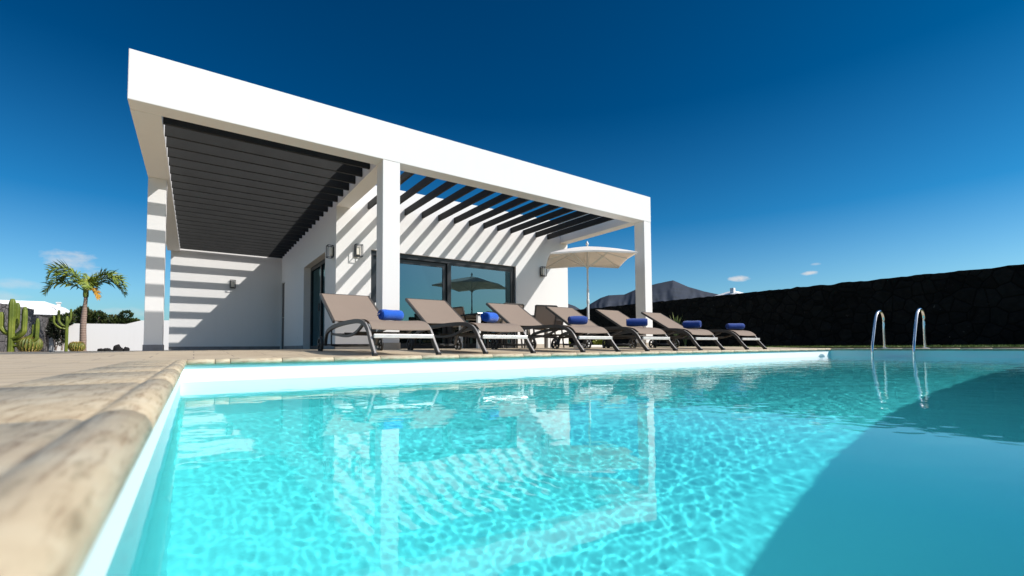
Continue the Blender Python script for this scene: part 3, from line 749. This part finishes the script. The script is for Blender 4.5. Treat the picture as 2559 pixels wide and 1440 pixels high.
# ------------------------------------------------------------------ mountains (volcanic ridge)
SK = [(30, 2.2), (36, 3.2), (40.5, 5.2), (41.6, 5.75), (42.19, 5.5), (43.0, 5.2), (43.68, 4.75), (44.1, 4.8), (44.92, 5.42), (46.16, 6.14), (47.14, 6.45), (49.07, 6.49), (50.51, 7.08), (51.6, 7.35), (52.85, 7.66), (54.0, 7.86), (54.77, 7.97), (55.5, 7.6), (56.45, 7.1), (58.18, 6.46), (60.7, 5.72), (64, 4.4), (70, 2.8), (78, 1.2)]
def sky_el(az):
    for (a, e), (a2, e2) in zip(SK[:-1], SK[1:]):
        if a <= az <= a2: t = (az - a) / (a2 - a); return e + (e2 - e) * t
    return 0
V = []; na_, nr = 420, 44; R1, R0, R2 = 3200, 1500, 4400
for i in range(na_ + 1):
    az = 30 + 48 * i / na_; hh = R1 * math.tan(R(sky_el(az)))
    for j in range(nr + 1):
        t = j / nr; r = R0 + (R2 - R0) * t; k = (r - R0) / (R1 - R0) if r < R1 else (R2 - r) / (R2 - R1)
        k = max(0, k); x, y = r * math.sin(R(az)), r * math.cos(R(az))
        gul = .22 * abs(noise.noise(Vector((az * .55 + .6 * noise.noise(Vector((r * .002, az * .4, 0))), r * .0011, 3)))) + .25 * abs(noise.noise(Vector((az * 1.3 + .5 * noise.noise(Vector((r * .004, az, 5))), r * .002, 9))))
        z = hh * (k ** 1.25) - 110 * gul * math.sin(PI * min(1, k)) * (hh / 450) + 14 * noise.noise(Vector((x * .006, y * .006, 0))) * math.sin(PI * min(1, k))
        V.append((x, y, z - 2))
F = [(i * (nr + 1) + j, (i + 1) * (nr + 1) + j, (i + 1) * (nr + 1) + j + 1, i * (nr + 1) + j + 1) for i in range(na_) for j in range(nr)]
tag(MB().add(V, F, True).build('volcanic_hills', M['mountain']), kind='structure')

# ------------------------------------------------------------------ garden plants
def frond(mb, base, az, pts, leaflen, rnd, droop=.5, n=46):
    """pts: (horizontal, vertical) of the midrib in its own vertical plane"""
    dirv = Vector((math.cos(az), math.sin(az), 0)); side = Vector((-dirv.y, dirv.x, 0))
    P = smooth_path([base + dirv * a * .84 + Vector((0, 0, b * .95)) for a, b in pts], 8); leaflen *= .86
    mb.tube(P, .022, 5, scales=[1 - .85 * i / (len(P) - 1) for i in range(len(P))])
    for i in range(n):
        t = .16 + .84 * i / (n - 1); q = t * (len(P) - 1); k = min(int(q), len(P) - 2); p = P[k].lerp(P[k + 1], q - k); tg_ = (P[k + 1] - P[k]).normalized()
        ll = leaflen * (math.sin(PI * (.12 + .80 * t)) ** .6) * rnd.uniform(.85, 1.1)
        for s_ in (-1, 1):
            up_ = side.cross(tg_) * -1
            d_ = (tg_ * rnd.uniform(.55, .9) + side * s_ * rnd.uniform(.5, .9) + up_ * s_ * 0 + Vector((0, 0, rnd.uniform(-.55, .75)))).normalized()
            w_ = tg_ * .026
            mid = p + d_ * ll * .55; tip = mid + (d_ + Vector((0, 0, -droop * rnd.uniform(.6, 1.5)))).normalized() * ll * .5
            mb.add([p - w_ * .6, p + w_ * .6, mid + w_, mid - w_, tip], [(0, 1, 2, 3), (3, 2, 4)])
palm = empty('palm_tree', (-3.69, 25, -.035), 'small palm tree with arching green fronds in front of the white garden wall', 'palm')
tp = smooth_path([(.0, 0, 0), (.01, 0, .4), (.0, 0, 1.0), (.02, 0, 1.6), (.05, 0, 2.1), (.05, 0, 2.45)], 7)
MB().tube(tp, .118, 18, scales=[(1.12, 1.06, 1.0, .98, .95, .93, .92, .91, .9, .89, .88, .87, .86, .85, .84, .83, .82, .8, .78, .76, .73, .70, .66, .62, .58, .56, .54, .53, .52, .52, .53, .55, .56, .58, .6, .62)[min(i, 35)] for i in range(len(tp))]).build('trunk', M['trunk'], palm)
rnd = random.Random(4); B0 = Vector((.05, 0, 2.42))
FR = [(R(188), [(0, 0), (.28, .55), (.72, .95), (1.12, .86), (1.32, .50)], .58, .35), (R(172), [(0, 0), (.4, .25), (.8, .38), (1.25, .22), (1.45, -.12)], .54, .45),
      (R(200), [(0, 0), (.35, .42), (.8, .66), (1.1, .5), (1.25, .2)], .52, .4), (R(-6), [(0, 0), (.35, .48), (.85, .72), (1.28, .58), (1.50, .18)], .60, .35),
      (R(12), [(0, 0), (.35, .36), (.8, .55), (1.2, .4), (1.45, .0)], .58, .4), (R(-22), [(0, 0), (.3, .52), (.7, .80), (1.05, .74), (1.3, .45)], .56, .4),
      (R(85), [(0, 0), (.2, .45), (.5, .7), (.9, .65), (1.2, .3)], .52, .4), (R(-80), [(0, 0), (.15, .38), (.56, .4), (.7, .4), (.9, .12)], .48, .5), (R(150), [(0, 0), (.25, .5), (.6, .85), (.95, .8), (1.2, .5)], .52, .4)]
for a, p_, l_, dr in FR:
    f = MB(); frond(f, B0, a, p_, l_, rnd, dr); f.build('frond', M['palmleaf'], palm, recalc=False)
f = MB(); frond(f, B0 + Vector((0, 0, .02)), R(-30), [(0, 0), (.25, .10), (.42, .02), (.52, -.14), (.56, -.3)], .30, rnd, 1.2); fo = f.build('frond', M['deadleaf'], palm, recalc=False); fo['label'] = 'dry orange drooping frond'
MB().tube(smooth_path([(.05, 0, 2.2), (.05, 0, 2.5), (.06, 0, 2.75)], 4), .08, 10, scales=[1, 1.1, 1.15, 1.1, 1, .8, .6, .4, .25]).build('crown_shaft', M['cactus'], palm)

def ribbed(mb, path, r, ribs=6, depth=.22, n=None, scales=None):
    P = [Vector(p) for p in path]; Nn = len(P); n = ribs * 4; V = []
    for i in range(Nn):
        t = (P[min(i + 1, Nn - 1)] - P[max(i - 1, 0)]).normalized(); a = Vector((1, 0, 0)) if abs(t.x) < .9 else Vector((0, 1, 0))
        u = (a - t * a.dot(t)).normalized(); w = t.cross(u); k = i / (Nn - 1)
        rr = r * (min(1, (1 - k) * 9 + .25) ** .5) * (scales[i] if scales else 1)
        for j in range(n):
            q = 2 * PI * j / n; e = rr * (1 - depth + depth * abs(math.cos(q * ribs / 2)))
            V.append(P[i] + u * math.cos(q) * e + w * math.sin(q) * e)
    F = [(i * n + j, i * n + (j + 1) % n, (i + 1) * n + (j + 1) % n, (i + 1) * n + j) for i in range(Nn - 1) for j in range(n)]
    F.append(tuple(range((Nn - 1) * n, Nn * n)))
    return mb.add(V, F, True)
def candelabra(loc, label, trunk, arms):
    o = empty('columnar_cactus', loc, label, 'cactus', 'columnar cacti in the gravel garden')
    h, r = trunk; r *= .88; ribbed(MB(), [(0, 0, h * i / 22) for i in range(23)], r).build('trunk', M['cactus'], o)
    for z0, az, out, h2, r2 in arms:
        c_, s_ = math.cos(az), math.sin(az)
        p = smooth_path([(0, 0, z0), (c_ * out * .55, s_ * out * .55, z0 + .05), (c_ * out, s_ * out, z0 + .22), (c_ * out * 1.05, s_ * out * 1.05, z0 + .4), (c_ * out * 1.06, s_ * out * 1.06, h2)], 6)
        ribbed(MB(), p, r2 * .86).build('arm', M['cactus'], o)
candelabra((-5.05, 22.2, -.035), 'tall branching green cactus nearest the grey wall, left of the round cactus', (1.80, .105), [(.55, R(20), .28, 1.55, .085), (.35, R(-5), .52, .95, .075), (.75, R(60), .16, 1.68, .09), (.45, R(-30), .38, 1.42, .08), (.2, R(-12), .62, 1.15, .065), (.6, R(150), .3, 1.35, .085)])
candelabra((-5.62, 21.6, -.035), 'branching green cactus cut by the left picture edge', (1.35, .10), [(.4, R(0), .25, 1.2, .08), (.5, R(180), .25, 1.4, .08)])
candelabra((-4.20, 25.2, -.035), 'slender young cactus with two raised arms left of the palm trunk', (1.42, .062), [(1.0, R(172), .24, 1.66, .05), (1.12, R(15), .10, 1.72, .045), (.9, R(200), .36, 1.42, .042)])
def barrel(x, y, r, h, label):
    o = empty('barrel_cactus', (x, y, -.035), label, 'cactus', 'round barrel cacti'); ribs = 22
    prof_ = [(r * math.sin(PI * t) ** .55 * (1 if t > .02 else .6) if 0 < t < 1 else .02 * r, h * (1 - math.cos(PI * t)) / 2) for t in [i / 20 for i in range(21)]]
    fn = lambda q, z: 1 - .13 * (1 - abs(math.cos(q * ribs / 2)))
    MB().lathe(prof_, ribs * 6, fn=fn).build('ribbed_body', M['barrel'], o)
    sp_ = MB(); rr_ = random.Random(3)
    for k in range(ribs):
        q = 2 * PI * k / ribs
        for i in range(3, 19):
            R_, z = prof_[i]; p = Vector((R_ * math.cos(q), R_ * math.sin(q), z)); nrm = Vector((math.cos(q) * R_, math.sin(q) * R_, (z - h / 2) * 1.3)).normalized()
            for s_ in range(4):
                d_ = (nrm + Vector((rr_.uniform(-.8, .8), rr_.uniform(-.8, .8), rr_.uniform(-.7, .7)))).normalized() * .06; w_ = nrm.cross(Vector((0, 0, 1))).normalized() * .006
                sp_.add([p - w_, p + w_, p + d_], [(0, 1, 2)])
    sp_.build('spines', M['spine'], o, recalc=False)
barrel(-4.62, 22.3, .32, .50, 'larger round yellow-ribbed barrel cactus beside the tall cactus')
barrel(-3.72, 24.1, .25, .36, 'smaller round barrel cactus at the foot of the palm')

def leafball(name, loc, rx, ry, rz, n, mat, label, cat, group=None, size=.09, stems=5, stemh=.3, seed=1, upw=.4, clumps=9):
    o = empty(name, loc, label, cat, group); rn = random.Random(seed); f = MB()
    cl = []
    for k in range(clumps):
        while True:
            p = Vector((rn.uniform(-1, 1), rn.uniform(-1, 1), rn.uniform(-1, 1)))
            if p.length < 1: break
        cl.append((p * .72, rn.uniform(.28, .5)))
    for i in range(n):
        c_, rr = rn.choice(cl); p = Vector((rn.gauss(0, 1), rn.gauss(0, 1), rn.gauss(0, 1))).normalized() * rr * rn.uniform(.55, 1.05) + c_
        P = Vector((p.x * rx, p.y * ry, p.z * rz + stemh + rz)); 
        if P.z < .02: continue
        d_ = (Vector((p.x - c_.x, p.y - c_.y, p.z - c_.z)).normalized() + Vector((0, 0, upw)) + Vector((rn.uniform(-.5, .5), rn.uniform(-.5, .5), rn.uniform(-.3, .5)))).normalized()
        s_ = d_.cross(Vector((rn.uniform(-1, 1), rn.uniform(-1, 1), rn.uniform(-1, 1)))).normalized(); ln = size * rn.uniform(.6, 1.3); w_ = ln * .24
        f.add([P, P + d_ * ln * .5 + s_ * w_, P + d_ * ln, P + d_ * ln * .5 - s_ * w_], [(0, 1, 2, 3)])
    f.build('foliage', M[mat] if isinstance(mat, str) else mat, o, recalc=False)
    st_ = MB()
    for k in range(stems):
        a = rn.random() * 6.28; e = cl[k % len(cl)][0]
        st_.tube(smooth_path([(math.cos(a) * .04, math.sin(a) * .04, 0), (e.x * rx * .4, e.y * ry * .4, stemh * .7 + rz * .3), (e.x * rx, e.y * ry, stemh + rz + e.z * rz)], 4), .022 * max(.5, rx), 5)
    st_.build('stem', M['trunk'], o); return o
GB = 'succulent bushes beyond the white garden wall'
leafball('succulent_bush', (-4.35, 30.6, .0), .70, .6, .62, 3000, 'bush', 'dark green bush behind the white wall, left of the palm trunk', 'bush', GB, .13, 6, 1.0, 21, .7)
leafball('succulent_bush', (-3.05, 30.8, .0), .70, .6, .55, 3000, 'bush', 'rounded dark bush behind the white wall, right of the palm trunk', 'bush', GB, .12, 6, .95, 22, .6)
leafball('succulent_bush', (-3.7, 31.6, .0), .7, .6, .50, 2600, 'bush', 'dark bush behind the white wall directly behind the palm trunk', 'bush', GB, .12, 6, 1.0, 23, .7)
leafball('succulent_bush', (-5.05, 28.3, .0), .30, .3, .62, 2200, 'darkbush', 'dense dark shrub in the corner of the grey wall and the white wall', 'bush', GB, .10, 6, .12, 24, .3)
leafball('succulent_bush', (-4.9, 28.6, .0), .42, .3, .32, 1500, 'bush', 'dark branching succulent topping the corner of the garden walls', 'bush', GB, .14, 6, 1.05, 25, .8)
def rockpile(loc, label, n, sx, h, seed):
    rn = random.Random(seed); o = empty('lava_rock', loc, label, 'rock', 'dark lava rocks by the white wall')
    for k in range(n):
        bm = bmesh.new(); bmesh.ops.create_icosphere(bm, subdivisions=3, radius=1); s_ = rn.uniform(.6, 1)
        cx_ = (k - (n - 1) / 2) * sx / max(1, n) * 1.6; off = Vector((rn.random() * 9, rn.random() * 9, 0))
        for v in bm.verts:
            q = 1 + .35 * noise.noise(v.co * 1.6 + off) + .15 * noise.noise(v.co * 4 + off)
            v.co = Vector((v.co.x * q * sx * .55 * s_ + cx_, v.co.y * q * sx * .4, max(-.05, v.co.z * q * h * s_)))
        MB().bm(bm, True).build('boulder', M['rock'], o)
rockpile((-2.60, 26.3, -.03), 'larger dark lava rock in front of the white garden wall', 2, .34, .27, 2)
rockpile((-3.15, 26.0, -.03), 'small dark lava rock just right of the palm trunk', 2, .26, .13, 5)
# plants by the right stone wall
def spiky(name, loc, label, n, h, mat, seed, spread=.35, group='plants along the black stone wall', w0=.03):
    o = empty(name, loc, label, 'plant', group); rn = random.Random(seed)
    f = MB()
    for k in range(n):
        a = rn.random() * 6.28; sp_ = spread * rn.uniform(.3, 1); hh = h * rn.uniform(.45, 1); c_, s_ = math.cos(a), math.sin(a); w = w0 * rn.uniform(.6, 1.2)
        P = smooth_path([(0, 0, 0), (c_ * sp_ * .35, s_ * sp_ * .35, hh * .6), (c_ * sp_, s_ * sp_, hh)], 4); V = []
        for i, p in enumerate(P):
            t = i / (len(P) - 1); ww = w * (math.sin(PI * (.25 + .75 * t)) + .02); V += [p + Vector((-s_, c_, 0)) * ww, p + Vector((c_, s_, 0)) * ww * .4, p - Vector((-s_, c_, 0)) * ww]
        f.add(V, [(i * 3 + j, i * 3 + j + 1, i * 3 + j + 4, i * 3 + j + 3) for i in range(len(P) - 1) for j in (0, 1)], True)
    f.build('leaves', M[mat], o, recalc=False)
    MB().lathe([(.05, -.02), (.045, .06), (0, .1)], 8).build('stem', M['trunk'], o); return o
spiky('tall_garden_plant', (16.05, 11.25, -.03), 'tall pale green spiky plant against the black wall right of the white column', 26, 1.45, 'agave', 3, .30, w0=.05)
spiky('tall_garden_plant', (16.3, 11.0, -.03), 'small thin leaved plant next to the tall spiky plant', 14, 1.2, 'agave', 6, .45, w0=.025)
leafball('garden_shrub', (12.5, 12.1, -.03), .22, .22, .14, 500, 'yellowleaf', 'low yellow-green shrub left of the right column base', 'bush', 'yellow-green shrubs seen under the loungers', .10, 4, .03, 31, .6)
leafball('garden_shrub', (12.05, 13.6, -.03), .24, .22, .16, 500, 'yellowleaf', 'low yellow-green shrub behind the third and fourth loungers', 'bush', 'yellow-green shrubs seen under the loungers', .10, 4, .03, 32, .6)
leafball('garden_shrub', (11.9, 15.2, -.03), .26, .22, .16, 500, 'yellowleaf', 'low yellow-green shrub beside the villa corner', 'bush', 'yellow-green shrubs seen under the loungers', .10, 4, .03, 33, .6)

# ------------------------------------------------------------------ camera
cd = bpy.data.cameras.new('camera'); cam = bpy.data.objects.new('camera', cd); C.objects.link(cam)
yaw, pit, rol = R(35.07), R(2.437), R(-.388)
fw = Vector((math.sin(yaw) * math.cos(pit), math.cos(yaw) * math.cos(pit), math.sin(pit))); rt = Vector((math.cos(yaw), -math.sin(yaw), 0)); up = rt.cross(fw)
rt2 = rt * math.cos(rol) + up * math.sin(rol); up2 = -rt * math.sin(rol) + up * math.cos(rol)
mt = Matrix((rt2, up2, -fw)).transposed().to_4x4(); mt.translation = Vector((0, 0, CAMH)); cam.matrix_world = mt
cd.sensor_fit = 'HORIZONTAL'; cd.sensor_width = 36; cd.lens = 36 * 1132.147 / 2559; cd.shift_y = 99.0 / 2559
cd.clip_start = .02; cd.clip_end = 12000
cd.dof.use_dof = True; cd.dof.focus_distance = 7.5; cd.dof.aperture_fstop = 4.0
bpy.context.scene.camera = cam

# ------------------------------------------------------------------ light
SD = Vector((1 / 1.22, -1 / 1.12, 1)).normalized(); elev = math.asin(SD.z); rot = math.atan2(SD.x, SD.y)
sl = bpy.data.lights.new('sun', 'SUN'); sl.energy = 3.35; sl.angle = R(.53); sl.color = (1, .965, .92)
so = bpy.data.objects.new('sun', sl); C.objects.link(so); so.rotation_euler = SD.to_track_quat('Z', 'Y').to_euler(); so.location = SD * 50
wd = bpy.data.worlds.new('World'); bpy.context.scene.world = wd; wd.use_nodes = True
nt = wd.node_tree; bg = nt.nodes['Background']
sk = nt.nodes.new('ShaderNodeTexSky'); sk.sky_type = 'NISHITA'; sk.sun_disc = False; sk.sun_elevation = elev; sk.sun_rotation = rot
sk.altitude = 20; sk.air_density = 1.0; sk.dust_density = 1.4; sk.ozone_density = 3.0
tc = nt.nodes.new('ShaderNodeTexCoord'); sx_ = nt.nodes.new('ShaderNodeSeparateXYZ'); nt.links.new(tc.outputs['Generated'], sx_.inputs[0])
tint = ramp(nt, sx_.outputs['Z'], [(0, (.44, .65, .68)), (.10, (.34, .60, .70)), (.25, (.05, .35, .53)), (.46, (.0, .185, .335)), (.62, (.0, .165, .30)), (.74, (1, .93, .82))])  # last stop: overhead sky above the view, brightened to fill the shade
# unseen sunward sky kept pale and warmed for fill; away from it deep and polarised
sd_ = nt.nodes.new('ShaderNodeVectorMath'); sd_.operation = 'DOT_PRODUCT'; nt.links.new(tc.outputs['Generated'], sd_.inputs[0]); sd_.inputs[1].default_value = tuple(SD)
sr = nt.nodes.new('ShaderNodeMapRange'); sr.interpolation_type = 'SMOOTHSTEP'; sr.inputs[1].default_value = .74; sr.inputs[2].default_value = .93; nt.links.new(sd_.outputs['Value'], sr.inputs[0])
tint = mixc(nt, sr.outputs[0], tint, (1, .94, .86))
col = mixc(nt, 1.0, sk.outputs[0], tint, 'MULTIPLY')
# a few small clouds low in the sky
def vmath(op, a, b2=None):
    n = nt.nodes.new('ShaderNodeVectorMath'); n.operation = op
    for i, q in enumerate((a, b2)):
        if q is None: continue
        if isinstance(q, (tuple, list)): n.inputs[i].default_value = q
        else: nt.links.new(q, n.inputs[i])
    return n
def fmath(op, a, b2=0.0, clamp=False):
    n = nt.nodes.new('ShaderNodeMath'); n.operation = op; n.use_clamp = clamp
    for i, q in enumerate((a, b2)):
        if isinstance(q, (int, float)): n.inputs[i].default_value = q
        else: nt.links.new(q, n.inputs[i])
    return n.outputs[0]
mp = nt.nodes.new('ShaderNodeMapping'); mp.inputs['Scale'].default_value = (1, 1, 2.2); nt.links.new(tc.outputs['Generated'], mp.inputs[0])
cn_ = noise_tex(nt, mp.outputs[0], 38, 5, .6)
tot = None
for az, el, wa, we, st_ in ((61.9, 7.55, 1.15, .34, 1.0), (68.4, 7.55, .85, .22, .9), (69.1, 8.45, .5, .14, .35), (-9.4, 8.0, 1.9, 1.0, .62), (-7.3, 7.0, 1.6, .5, .35), (-12.6, 5.6, 1.8, .5, .30), (-5.2, 3.6, 2.4, .5, .30), (-14, 4.6, 2.0, .5, .3)):
    dv = Vector((math.sin(R(az)) * math.cos(R(el)), math.cos(R(az)) * math.cos(R(el)), math.sin(R(el)))); hv = Vector((math.cos(R(az)), -math.sin(R(az)), 0)); uv = hv.cross(dv) * -1
    a = fmath('MULTIPLY', vmath('DOT_PRODUCT', tc.outputs['Generated'], tuple(hv)).outputs['Value'], 1 / math.sin(R(wa)))
    e = fmath('MULTIPLY', fmath('SUBTRACT', sx_.outputs['Z'], dv.z), 1 / math.sin(R(we)))
    front = fmath('GREATER_THAN', vmath('DOT_PRODUCT', tc.outputs['Generated'], tuple(dv)).outputs['Value'], .5)
    d2 = fmath('ADD', fmath('MULTIPLY', a, a), fmath('MULTIPLY', e, e))
    gsn = fmath('SUBTRACT', 1.25, d2); gsn = fmath('ADD', gsn, fmath('MULTIPLY', fmath('SUBTRACT', cn_, .55), 3.4)); gsn = fmath('MULTIPLY', fmath('MULTIPLY', gsn, .75, True), front, True); gsn = fmath('MULTIPLY', gsn, st_)
    tot = gsn if tot is None else fmath('MAXIMUM', tot, gsn)
col = mixc(nt, tot, col, (3.7, 3.7, 3.75))
nt.links.new(col, bg.inputs['Color']); bg.inputs['Strength'].default_value = .15

sc = bpy.context.scene
sc.view_settings.view_transform = 'Standard'; sc.view_settings.look = 'None'; sc.view_settings.exposure = 0.43; sc.view_settings.gamma = 1
sc.render.engine = 'CYCLES'; cy = sc.cycles
cy.use_denoising = True; cy.denoiser = 'OPENIMAGEDENOISE'; cy.max_bounces = 20; cy.diffuse_bounces = 12; cy.glossy_bounces = 8; cy.transmission_bounces = 10; cy.transparent_max_bounces = 12
cy.caustics_reflective = False; cy.caustics_refractive = True; cy.blur_glossy = 0.0; cy.sample_clamp_indirect = 6
# real light through the water surface
sl.cycles.is_caustics_light = True
water.cycles.is_caustics_caster = True
liner.cycles.is_caustics_receiver = True
for o in bpy.data.objects:
    if o.name.startswith(('tread', 'handrail')): o.cycles.is_caustics_receiver = True
